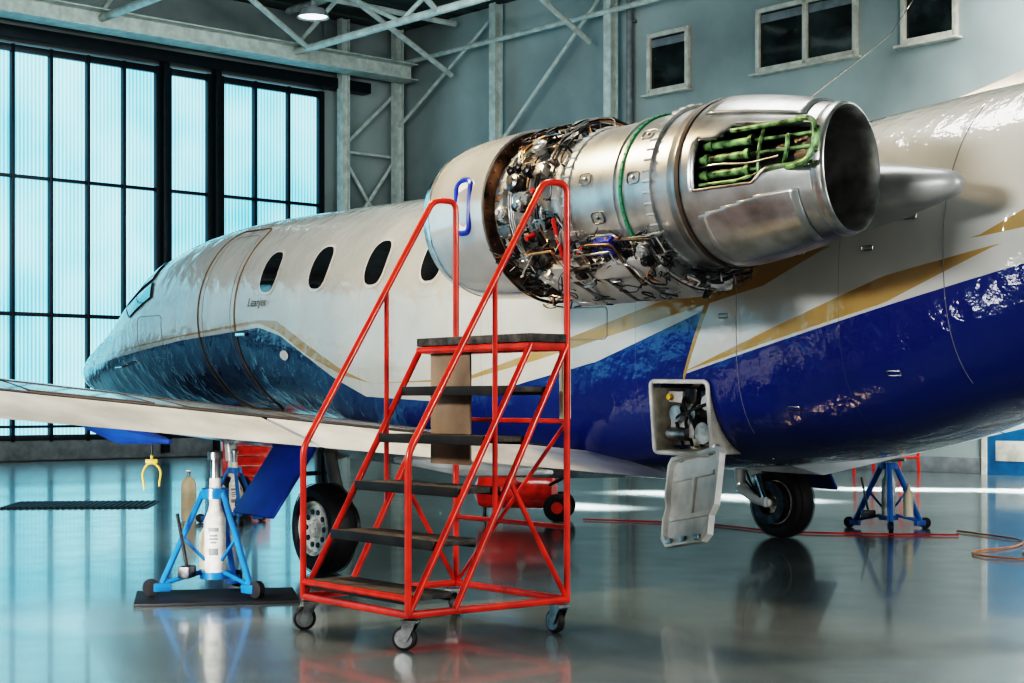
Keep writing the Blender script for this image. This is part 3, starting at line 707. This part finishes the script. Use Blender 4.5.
bundle(.05, -45, -100, -.4, .47, 3, 'steel'); bundle(-.25, -42, -95, .3, .49, 3, 'darksteel', .008); bundle(.5, -60, -115, 0, .5, 3, 'darksteel', .009); bundle(-.1, -38, -90, -.5, .5, 2, 'steel', .009)
for i in range(12): rpipe("pipe", .24, .76, -40, 120, .41, .445, random.uniform(.004, .009), random.choice(mats_p), 4)
for i in range(12): rpipe("pipe", .24, .76, 55, 110, .42, .475, random.uniform(.005, .011), random.choice(['burnt', 'copper', 'steel', 'darksteel']), 5)
for i in range(36): rpipe("pipe", -.55, .74, -122, -34, .43, .55, random.uniform(.004, .009), random.choice(mats_p))
b = MB()
for i in range(300):
    b.mi = random.choice((0, 0, 0, 0, 0, 0, 1, 2, 3)); low = random.random() < .76
    x = random.uniform(-.5, .75) if low else random.uniform(.28, .75); ph = random.uniform(-122, -32) if low else random.uniform(-60, 115); r = random.uniform(.42, .56) if low else random.uniform(.40, .435)
    pts = [ep(x, r-.05, ph)]
    for k in range(5): x = clampx(x+random.uniform(-.1, .1), -.55 if low else .24, .76); ph += random.uniform(-7, 7); pts.append(ep(x, r+random.uniform(-.015, .015), ph))
    b.tube(fillet(pts, .04, 3), random.uniform(.002, .005), 5)
o = b.obj("wiring_harness", ['blackhose', 'steel', 'whitewire', 'copper'], eng); o["kind"] = "stuff"
mt = ['steel', 'darksteel', 'alu', 'darksteel', 'darksteel', 'steel', 'satin']
for i in range(64):
    low = i < 38
    x = random.uniform(-.5, .65) if low else random.uniform(.28, .7); ph = random.uniform(-118, -38) if low else random.uniform(-40, 110); r = random.uniform(.43, .50) if low else .42
    c = ep(x, r, ph); R = Matrix.Rotation(rad(ph), 4, 'X'); b = MB(); k = i % 4; s = random.uniform(.025, .048)
    if k in (0, 2): b.box(c, (s*2.2, s*1.3, s*1.7), R, bev=.008); [b.cyl(c+R@V((dx*s, s*.6, dy*s*.7)), c+R@V((dx*s, s*.8, dy*s*.7)), .007, seg=6) for dx in (-.85, .85) for dy in (-.8, .8)]
    elif k == 1: b.rev([(-s*1.6, .001), (-s*1.6, s*.7), (-s*.4, s*.7), (-s*.4, s*.9), (-s*.2, s*.9), (-s*.2, s*.6), (s*1.3, s*.6), (s*1.5, s*.3), (s*1.5, .001)], Matrix.Translation(c), 20)
    else: b.tube([c, c+R@V((0, .05, 0)), c+R@V((0, .06, 0)), c+R@V((0, .07, 0))], [s, s, s*.6, s*.55], 18); b.cyl(c+R@V((0, .03, 0)), c+R@V((0, .04, 0)), s*1.2, seg=18)
    b.obj("engine_accessory", mt[i % 7], eng)
b = MB()
for x in (-.35, -.1, .15, .4): b.box((x, .12, -.44), (.22, .34, .12), Matrix.Rotation(rad(25), 4, 'X'), bev=.02)
b.box((.05, -.1, -.47), (1.0, .3, .1), bev=.03); b.box((.0, .27, -.37), (.75, .12, .12), Matrix.Rotation(rad(40), 4, 'X'), bev=.02)
b.obj("accessory_gearbox", 'satin', eng)
b = MB(); b.box(ep(-.12, .47, -38), (.15, .06, .09), Matrix.Rotation(rad(-38), 4, 'X'), bev=.01); b.obj("ignition_box", 'bluecap', eng)
for x, ph in ((.1, -40), (.45, -25), (-.3, -55), (.35, 5)): MB().cyl(ep(x, .43, ph), ep(x, .49, ph), .014, seg=12).obj("red_cap", 'redwire', eng)
b = MB(); b.tube([ep(.22, .46, -15), ep(.22, .47, -30), ep(.23, .5, -45), ep(.22, .51, -60)], .012, 8); b.obj("red_hose", 'redwire', eng)
# pylon with its pointed tail
b = MB(); vs = []; st = [(-1.1, .03, .6, 1.28), (-1.3, .1, .6, 1.28), (-1.8, .15, .6, 1.28), (-2.6, .17, .6, 1.28), (-3.2, .175, .70, 1.28), (-3.5, .155, .84, 1.28), (-3.8, .11, .96, 1.25), (-4.0, .07, 1.05, 1.21), (-4.06, .05, 1.08, 1.19), (-4.08, .025, 1.10, 1.17), (-4.085, .005, 1.12, 1.14)]
for s, t, n0, n1 in st:
    for q in range(16):
        a = 2*math.pi*q/16; cy, sy = math.cos(a), math.sin(a); ex = .6 if s > -3.3 else .85
        vs.append((s, (n1+n0)/2+(n1-n0)/2*math.copysign(abs(cy)**ex, cy), 2.20+t*math.copysign(abs(sy)**ex, sy)))
fs = [(i*16+k, i*16+(k+1) % 16, i*16+16+(k+1) % 16, i*16+16+k) for i in range(len(st)-1) for k in range(16)]+[tuple(range(16)), tuple((len(st)-1)*16+k for k in range(16))]
b.add(vs, fs); b.obj("pylon", 'satin', plane, ang=50)
b = MB(); b.rev([(1.0, .36), (1.38, .355), (1.475, .402), (1.38, .456), (1.05, .486), (.4, .50), (-.3, .47), (-.9, .38), (-1.3, .30), (-1.45, .27), (-1.2, .26), (-.8, .26), (-.8, .001)], None, 60); b.obj("nacelle", 'cowl', plane, (-2.4, -1.55, 2.25))
b = MB(); b.box((-2.5, -1.0, 2.22), (2.4, .8, .22), bev=.1); b.obj("pylon", 'cowl', plane)

# ------------------------------------------------------------------ maintenance stairs
Bp = V((-.453, 6.98, 0)); sa = rad(38.5); SW, SD = .88, .91
st = empty("maintenance_stairs", Bp, (0, 0, sa)); top(st, "red tubular rolling stairs with worn black treads beside the engine", "stairs")
r = .0145; zb = .16
b = MB(); b.tube([(0, 0, zb), (SD, 0, zb), (SD, SW, zb), (0, SW, zb)], .017, 10, closed=True)
b.tube([(.0, 0, zb+.07), (0, SW, zb+.07)], r, 10)
for y in (0, SW):
    b.cyl((.0, y, zb), (.69, y, 1.36), .0155, seg=12); b.cyl((.25, y, zb), (SD, y, 1.36), .0155, seg=12)
    b.cyl((SD, y, zb), (.57, y, .72), .012, seg=10)
for z in (.5, 1.0): b.cyl((SD, 0, z), (SD, SW, z), .012, seg=10)
b.cyl((SD, SW, zb), (SD, 0, 1.0), .010, seg=8)
b.tube([(.68, 0, 1.35), (SD, 0, 1.35), (SD, SW, 1.35), (.68, SW, 1.35)], .018, 10, closed=True)
b.obj("base_frame", 'red', st)
for y in (0, SW):
    b = MB(); b.tube(fillet([(0, y, zb), (0, y, .87), (.77, y, 2.12), (SD, y, 2.12), (SD, y, zb)], .05, 6), .0155, 12)
    b.cyl((.48, y, .58), (.48, y, 1.65), .012, seg=10)
    b.obj("handrail", 'red', st)
for k in range(5):
    u0 = .14*k+.005; z = .23*(k+1)
    b = MB(); b.box((u0+.12, SW/2, z), (.235, SW-.03, .026), bev=.005); b.mi = 1; b.box((u0+.003, SW/2, z-.006), (.012, SW-.03, .045), bev=.003); b.box((u0+.235, SW/2, z-.006), (.01, SW-.03, .04), bev=.003)
    b.obj("tread", ['tread', 'treadedge'], st)
b = MB(); b.box((.795, SW/2, 1.39), (.25, SW+.02, .04), bev=.005); b.obj("platform", 'tread', st)
b = MB(); b.box((.73, .68, 1.06), (.012, .33, .56), bev=.003); b.obj("backing_board", 'wood', st)
b = MB(); b.box((SD+.005, .02, 1.18), (.05, .03, .34), bev=.004); b.obj("taped_pad", 'beige', st)
def caster(parent, x, y, ang, R=.055):
    b = MB(); X = Matrix.Translation((x, y, 0)) @ Matrix.Rotation(ang, 4, 'Z'); off = .03
    T = X @ Matrix.Translation((off, 0, R)) @ Matrix.Rotation(rad(90), 4, 'Z')
    b.mi = 0; b.rev([(-.018, R*.6), (-.018, R*.85), (-.012, R), (.012, R), (.018, R*.85), (.018, R*.6)], T, 24, closed=True)
    b.mi = 1; b.rev([(-.02, .001), (-.02, R*.75), (.02, R*.75), (.02, .001)], T, 20)
    for s in (-1, 1): b.add([(off-.02, s*.026, R-.012), (off+.02, s*.026, R-.012), (.03, s*.026, R*2+.015), (-.03, s*.026, R*2+.015), (off-.02, s*.03, R-.012), (off+.02, s*.03, R-.012), (.03, s*.03, R*2+.015), (-.03, s*.03, R*2+.015)],
                         [(0, 1, 2, 3), (4, 5, 6, 7), (0, 1, 5, 4), (1, 2, 6, 5), (2, 3, 7, 6), (3, 0, 4, 7)], X)
    o_ = len(b.v); b.box((0, 0, R*2+.02), (.07, .07, .012)); b.v[o_:] = [tuple(X@V(v)) for v in b.v[o_:]]
    b.obj("caster", ['rubber', 'steel'], parent)
for x, y, a in ((.03, .02, 2.2), (SD-.03, .02, 1.6), (.03, SW-.02, 2.6), (SD-.03, SW-.02, .6)): caster(st, x, y, a)

# ------------------------------------------------------------------ tripod jacks
def jack(x, y, h, rot, sc=1.0, label="blue tripod aircraft jack with silver cylinder under the wing", z=0, fr=.34, lr=.021, bottle=(.15, .11)):
    j = empty("aircraft_jack", (x, y, z), (0, 0, rot)); top(j, label, "jack"); j.scale = (sc, sc, sc); h = h/sc
    b = MB()
    for k in range(3):
        a = 2*math.pi*k/3; d = V((math.cos(a), math.sin(a), 0))
        foot = d*fr+V((0, 0, .07))
        b.tube([d*.07+V((0, 0, .6)), foot], lr, 10); b.cyl(d*fr+V((0, 0, .07)), d*.08+V((0, 0, .13)), .014); b.cyl(d*.2+V((0, 0, .35)), d*.06+V((0, 0, .2)), .010)
        b.box(d*fr+V((0, 0, .05)), (.1, .06, .05), Matrix.Rotation(a, 4, 'Z'), bev=.008)
    Z = Matrix.Rotation(rad(-90), 4, 'Y')
    b.rev([(.56, .06), (.56, .08), (.62, .08), (.62, .05)], Z, 28, closed=True)
    b.rev([(.09, .065), (.09, .09), (.13, .09), (.13, .065)], Z, 28, closed=True)
    b.obj("tripod_frame", 'blue', j)
    b = MB(); b.rev([(.1, .001), (.1, .058), (.12, .062), (.44, .062), (.49, .042), (.52, .035), (.58, .035), (.68, .035), (.68, .001)], Z, 28); b.mi = 1
    for zz, hw, hh in ((.38, .5, .012), (.345, .38, .006), (.325, .42, .006), (.305, .3, .006), (.25, .45, .02)):   # printed label block facing the aisle
        a0 = -math.pi/2-rot; vs = []
        for i in range(9):
            for dz in (-hh, hh): vs.append((.0628*math.cos(a0-hw+2*hw*i/8), .0628*math.sin(a0-hw+2*hw*i/8), zz+dz))
        b.add(vs, [(2*i, 2*i+2, 2*i+3, 2*i+1) for i in range(8)])
    b.obj("cylinder", ['label', 'gray'], j)
    b = MB(); b.rev([(.62, .03), (h-.05, .03), (h-.05, .045), (h-.01, .045), (h, .02), (h, .001)], Z, 20); b.obj("ram", 'steel', j)
    b = MB(); b.rev([(.13, .001), (.13, .045), (.33, .045), (.38, .018), (.42, .018), (.42, .001)], Matrix.Translation((bottle[0], bottle[1], 0)) @ Z, 20); b.obj("oil_bottle", 'beige', j)
    b = MB(); b.box((-.14, .12, .14), (.12, .07, .07), bev=.01); b.cyl((-.14, .12, .17), (-.19, .16, .48), .01); b.obj("hand_pump", 'darksteel', j)
    for k in range(3):
        a = 2*math.pi*k/3; b = MB(); c = V((math.cos(a)*(fr+.04), math.sin(a)*(fr+.04), .05)); T = Matrix.Translation(c) @ Matrix.Rotation(a, 4, 'Z')
        b.rev([(-.02, .001), (-.02, .03), (-.018, .05), (.018, .05), (.02, .03), (.02, .001)], T@Matrix.Translation((.02, 0, 0))@Matrix.Rotation(rad(90), 4, 'Z'), 20); b.obj("foot_wheel", 'rubber', j)
    return j
jack(-1.66, 8.95, .80, rad(80), .95, z=.018, fr=.31, lr=.018, label="blue tripod jack with labelled white cylinder on a rubber mat")
jack(3.2, 13.6, .86, rad(20), .92, "blue tripod aircraft jack with white bottle under the far wing", lr=.028, bottle=(.08, -.2))
jack(-2.48, 14.3, .66, rad(50), .8, "blue tripod jack standing under the jet's nose")
b = MB(); b.box((0, 0, .008), (.88, .62, .016), bev=.004); top(b.obj("drip_mat", 'rubber', None, (-1.64, 8.88, 0), (0, 0, .2)), "thin black rubber mat under the blue jack", "mat")
b = MB(); Z = Matrix.Rotation(rad(-90), 4, 'Y'); b.rev([(0, .001), (0, .06), (.02, .07), (.33, .07), (.38, .05), (.40, .02), (.40, .001)], Z, 24)
bt = b.obj("gas_bottle", 'beige', None, (-2.95, 14.6, 0)); top(bt, "pale beige gas bottle standing behind the blue jack", "bottle")
b = MB(); b.cyl((0, 0, .40), (0, 0, .44), .015); b.box((0, 0, .45), (.05, .03, .02), bev=.004); b.obj("valve", 'steel', bt)

# ------------------------------------------------------------------ compressor
cp = empty("air_compressor", (.08, 14.7, 0), (0, 0, rad(-8))); top(cp, "red portable air compressor with black wheel beside the wing", "compressor"); cp.scale = (1.2, 1.2, 1.2)
b = MB(); b.rev([(-.36, .001), (-.355, .05), (-.32, .115), (-.27, .13), (.2, .13), (.25, .115), (.28, .05), (.285, .001)], Matrix.Translation((0, 0, .22)), 28); b.obj("tank", 'red', cp)
b = MB(); b.box((-.12, 0, .41), (.22, .17, .13), bev=.02); b.mi = 1; b.rev([(-.1, .001), (-.1, .065), (.12, .065), (.12, .001)], Matrix.Translation((.12, 0, .41)), 20)
for i in range(6): b.box((-.2+i*.032, 0, .49), (.012, .15, .05))
b.obj("motor", ['red', 'darksteel'], cp)
for y in (-.16, .16):
    b = MB(); T = Matrix.Translation((.3, y, .105)) @ Matrix.Rotation(rad(90), 4, 'Z')
    b.rev([(-.03, .045), (-.03, .085), (-.02, .105), (.02, .105), (.03, .085), (.03, .045)], T, 24, closed=True)
    b.mi = 1; b.rev([(-.031, .001), (-.031, .045), (.031, .045), (.031, .001)], T, 20); b.cyl((.3, y, .105), (.3, 0, .105), .012, seg=8); b.obj("wheel", ['rubber', 'red'], cp)
b = MB(); b.cyl((-.28, 0, .14), (-.28, 0, 0), .014); b.cyl((-.28, -.1, .012), (-.28, .1, .012), .012); b.obj("stand_foot", 'darksteel', cp)
b = MB(); b.tube(fillet([(.2, -.1, .25), (.45, -.1, .40), (.45, .1, .40), (.2, .1, .25)], .05), .012, 8); b.obj("handle", 'darksteel', cp)
b = MB(); b.cyl((.02, -.13, .33), (.02, -.155, .33), .035); b.obj("pressure_gauge", 'label', cp)

tc_ = empty("tool_cart", (-3.17, 19.0, 0), (0, 0, rad(15))); top(tc_, "red steel tool cart with drawers on the hangar floor", "cart")
b = MB(); b.box((0, 0, .36), (.56, .36, .5), bev=.012); b.obj("cabinet", 'red', tc_)
for i in range(4):
    b = MB(); b.box((0, -.185, .18+i*.12), (.5, .012, .105), bev=.004); b.mi = 1; b.box((0, -.2, .205+i*.12), (.3, .02, .012), bev=.004); b.obj("drawer", ['red', 'steel'], tc_)
for x in (-.2, .2):
    for y in (-.13, .13): caster(tc_, x, y, .5, .045)
b = MB(); b.box((0, 0, .625), (.58, .38, .03), bev=.01); b.obj("cart_top", 'rubber', tc_)

Rw = Matrix.Rotation(RA, 3, 'Z')
def rp(x, y, z=0): return K+Rw@V((x, y, z))
t = empty("red_trestle", rp(13.2, -1.1), RR); top(t, "red tubular steel trestle beside the hangar wall", "trestle")
b = MB()
for x in (-.4, .4): b.tube(fillet([(x, -.25, 0), (x, -.2, .75), (x, .2, .75), (x, .25, 0)], .08), .025, 8); b.cyl((x, -.24, .25), (x, .24, .25), .02)
b.cyl((-.4, 0, .75), (.4, 0, .75), .025); b.cyl((-.4, -.24, .25), (.4, -.24, .25), .02); b.cyl((-.4, -.22, .5), (.4, -.22, .5), .02); b.obj("trestle_frame", 'red', t)

cl = empty("gust_lock", (-1.88, 8.35, .67)); top(cl, "yellow clamp hanging on a cord under the wing", "clamp")
b = MB(); b.tube(fillet([(-.04, 0, -.02), (-.052, 0, .05), (-.02, 0, .1), (.02, 0, .1), (.05, 0, .06), (.04, 0, .0)], .04), .0065, 10); b.box((-.0, 0, .11), (.065, .024, .024), bev=.007); b.cyl((-.04, 0, -.01), (-.04, 0, -.04), .004); b.cyl((.04, 0, .01), (.04, 0, -.02), .005); b.cyl((0, 0, .11), (0, 0, .14), .009, seg=10); b.obj("clamp_body", 'yellow', cl)
MB().cyl((0, 0, .13), (0, 0, .22), .005, seg=6).obj("cord", 'blackhose', cl)

gr = MB(); gr.box((0, 0, .004), (1.5, 1.1, .008)); gr.mi = 1
for i in range(24): gr.box((-.69+i*.06, 0, .012), (.03, 1.04, .012))
top(gr.obj("floor_grate", ['rubber', 'rubber'], None, (-4.5, 16.7, 0), (0, 0, .1)), "dark slatted rubber floor mat lying on the glossy floor", "mat")

def hose(pts, r, m, label, name="air_hose"):
    return top(MB().tube(fillet(pts, .5, 8), r, 8).obj(name, m), label, "hose")
rz = .012
hose([(.65, 14.6, rz), (1.1, 14.4, rz), (1.7, 14.1, rz), (2.2, 13.2, rz), (2.9, 13.0, rz), (3.6, 12.9, rz)], .007, 'redwire', "thin red air hose trailing across the hangar floor")
hose([(3.7, 13.3, rz), (4.0, 12.4, rz), (3.7, 11.8, rz), (3.25, 11.5, rz), (3.3, 11.0, rz), (3.8, 10.9, rz), (4.0, 11.35, rz), (3.75, 11.7, rz), (3.6, 11.3, rz), (3.9, 10.6, rz), (4.3, 10.4, rz)], .007, 'orange', "orange cable lying in a loose loop on the floor", "power_cable")
e0 = V((1.45, 8.4, 2.6)); e1 = rp(13.4, -.4, 7.4)
hose([e0, e0+(e1-e0)*.5-V((0, 0, .2)), e1], .005, 'burnt', "thin dark red line running from the engine to the wall", "power_cable")

# ------------------------------------------------------------------ light
w = bpy.data.worlds.new("world"); scene.world = w; w.use_nodes = True; nt = w.node_tree; bg = nt.nodes["Background"]
tcw = nt.nodes.new("ShaderNodeTexCoord"); sp = nt.nodes.new("ShaderNodeSeparateXYZ"); nt.links.new(tcw.outputs["Generated"], sp.inputs[0])
cr = nt.nodes.new("ShaderNodeValToRGB"); cr.color_ramp.elements[0].position = .0; cr.color_ramp.elements[0].color = (.70, .74, .74, 1)
cr.color_ramp.elements[1].position = .5; cr.color_ramp.elements[1].color = (.22, .26, .28, 1)
nt.links.new(sp.outputs["Z"], cr.inputs["Fac"]); nt.links.new(cr.outputs["Color"], bg.inputs["Color"]); bg.inputs["Strength"].default_value = .35
def area(name, loc, tgt, size, sy, power, col, spread=180):
    l = bpy.data.lights.new(name, 'AREA'); l.shape = 'RECTANGLE'; l.size = size; l.size_y = sy; l.energy = power; l.color = col; l.spread = rad(spread)
    o = bpy.data.objects.new(name, l); COL.objects.link(o); o.location = loc
    o.rotation_euler = (V(tgt)-V(loc)).to_track_quat('-Z', 'Y').to_euler(); return o
area("overhead_fill", (1, 11, 8.6), (1, 11, 0), 3, 3, 330, (1, .98, .95))  # added fill over the jet; the ceiling has no opening here
area("overhead_fill", (8, 17, 8.6), (11.5, 22, 5), 4, 4, 1700, (1, .99, .97), 95)  # added overhead fill that brightens the right wall
area("overhead_fill", (-3, 24, 8.2), (-4, 31, 6), 6, 5, 260, (.9, .98, 1))  # added weak overhead fill towards the far corner
area("side_fill", (-8, 1, 4.0), (1, 9.5, 1.8), 3, 1.0, 430, (1, .97, .93), 130)  # added fill from the left for the jet, no opening modelled
area("side_fill", (9, 1, 3.4), (2, 9, 1.2), 5, .9, 620, (1, .98, .95))  # added fill from the right of the camera, aimed at the jet
area("side_fill", (10, 17, 5), (4, 16, 0), 4, 3, 320, (1, .98, .95))  # added fill that makes a light pool on the floor
area("wheel_fill", (-2.6, 7.2, .5), (-1.2, 10.2, .3), .5, .25, 14, (1, .97, .92), 90)  # added low fill to brighten the near main wheel
for x, y, a, c, rz_ in ((2.3, 18.2, 2.6, .5, -48), (5.2, 19.6, 2.4, .4, -10), (7.0, 18.4, 2.2, .7, -48), (.6, 16.6, 1.2, .3, -48)):
    o = area("floor_patch_light", (x, y, 8.5), (x, y, 0), a, c, 200*a*c, (1, 1, .97), 7); o.rotation_euler = (0, 0, rad(rz_))  # added narrow beams, standing in for daylight patches on the floor
area("warm_engine_fill", (-1.6, 9.0, 4.2), (-.5, 9.4, 2.5), .35, .35, 120, (1, .70, .40))  # added warm fill for golden highlights on top of the engine

cam = bpy.data.cameras.new("camera"); co = bpy.data.objects.new("camera", cam); COL.objects.link(co)
co.location = (0, 0, 1.1); co.rotation_euler = (math.pi/2, 0, 0); cam.sensor_width = 36; cam.lens = 1600/1024*36; cam.shift_y = 58.5/1024
cam.clip_end = 200
scene.camera = co
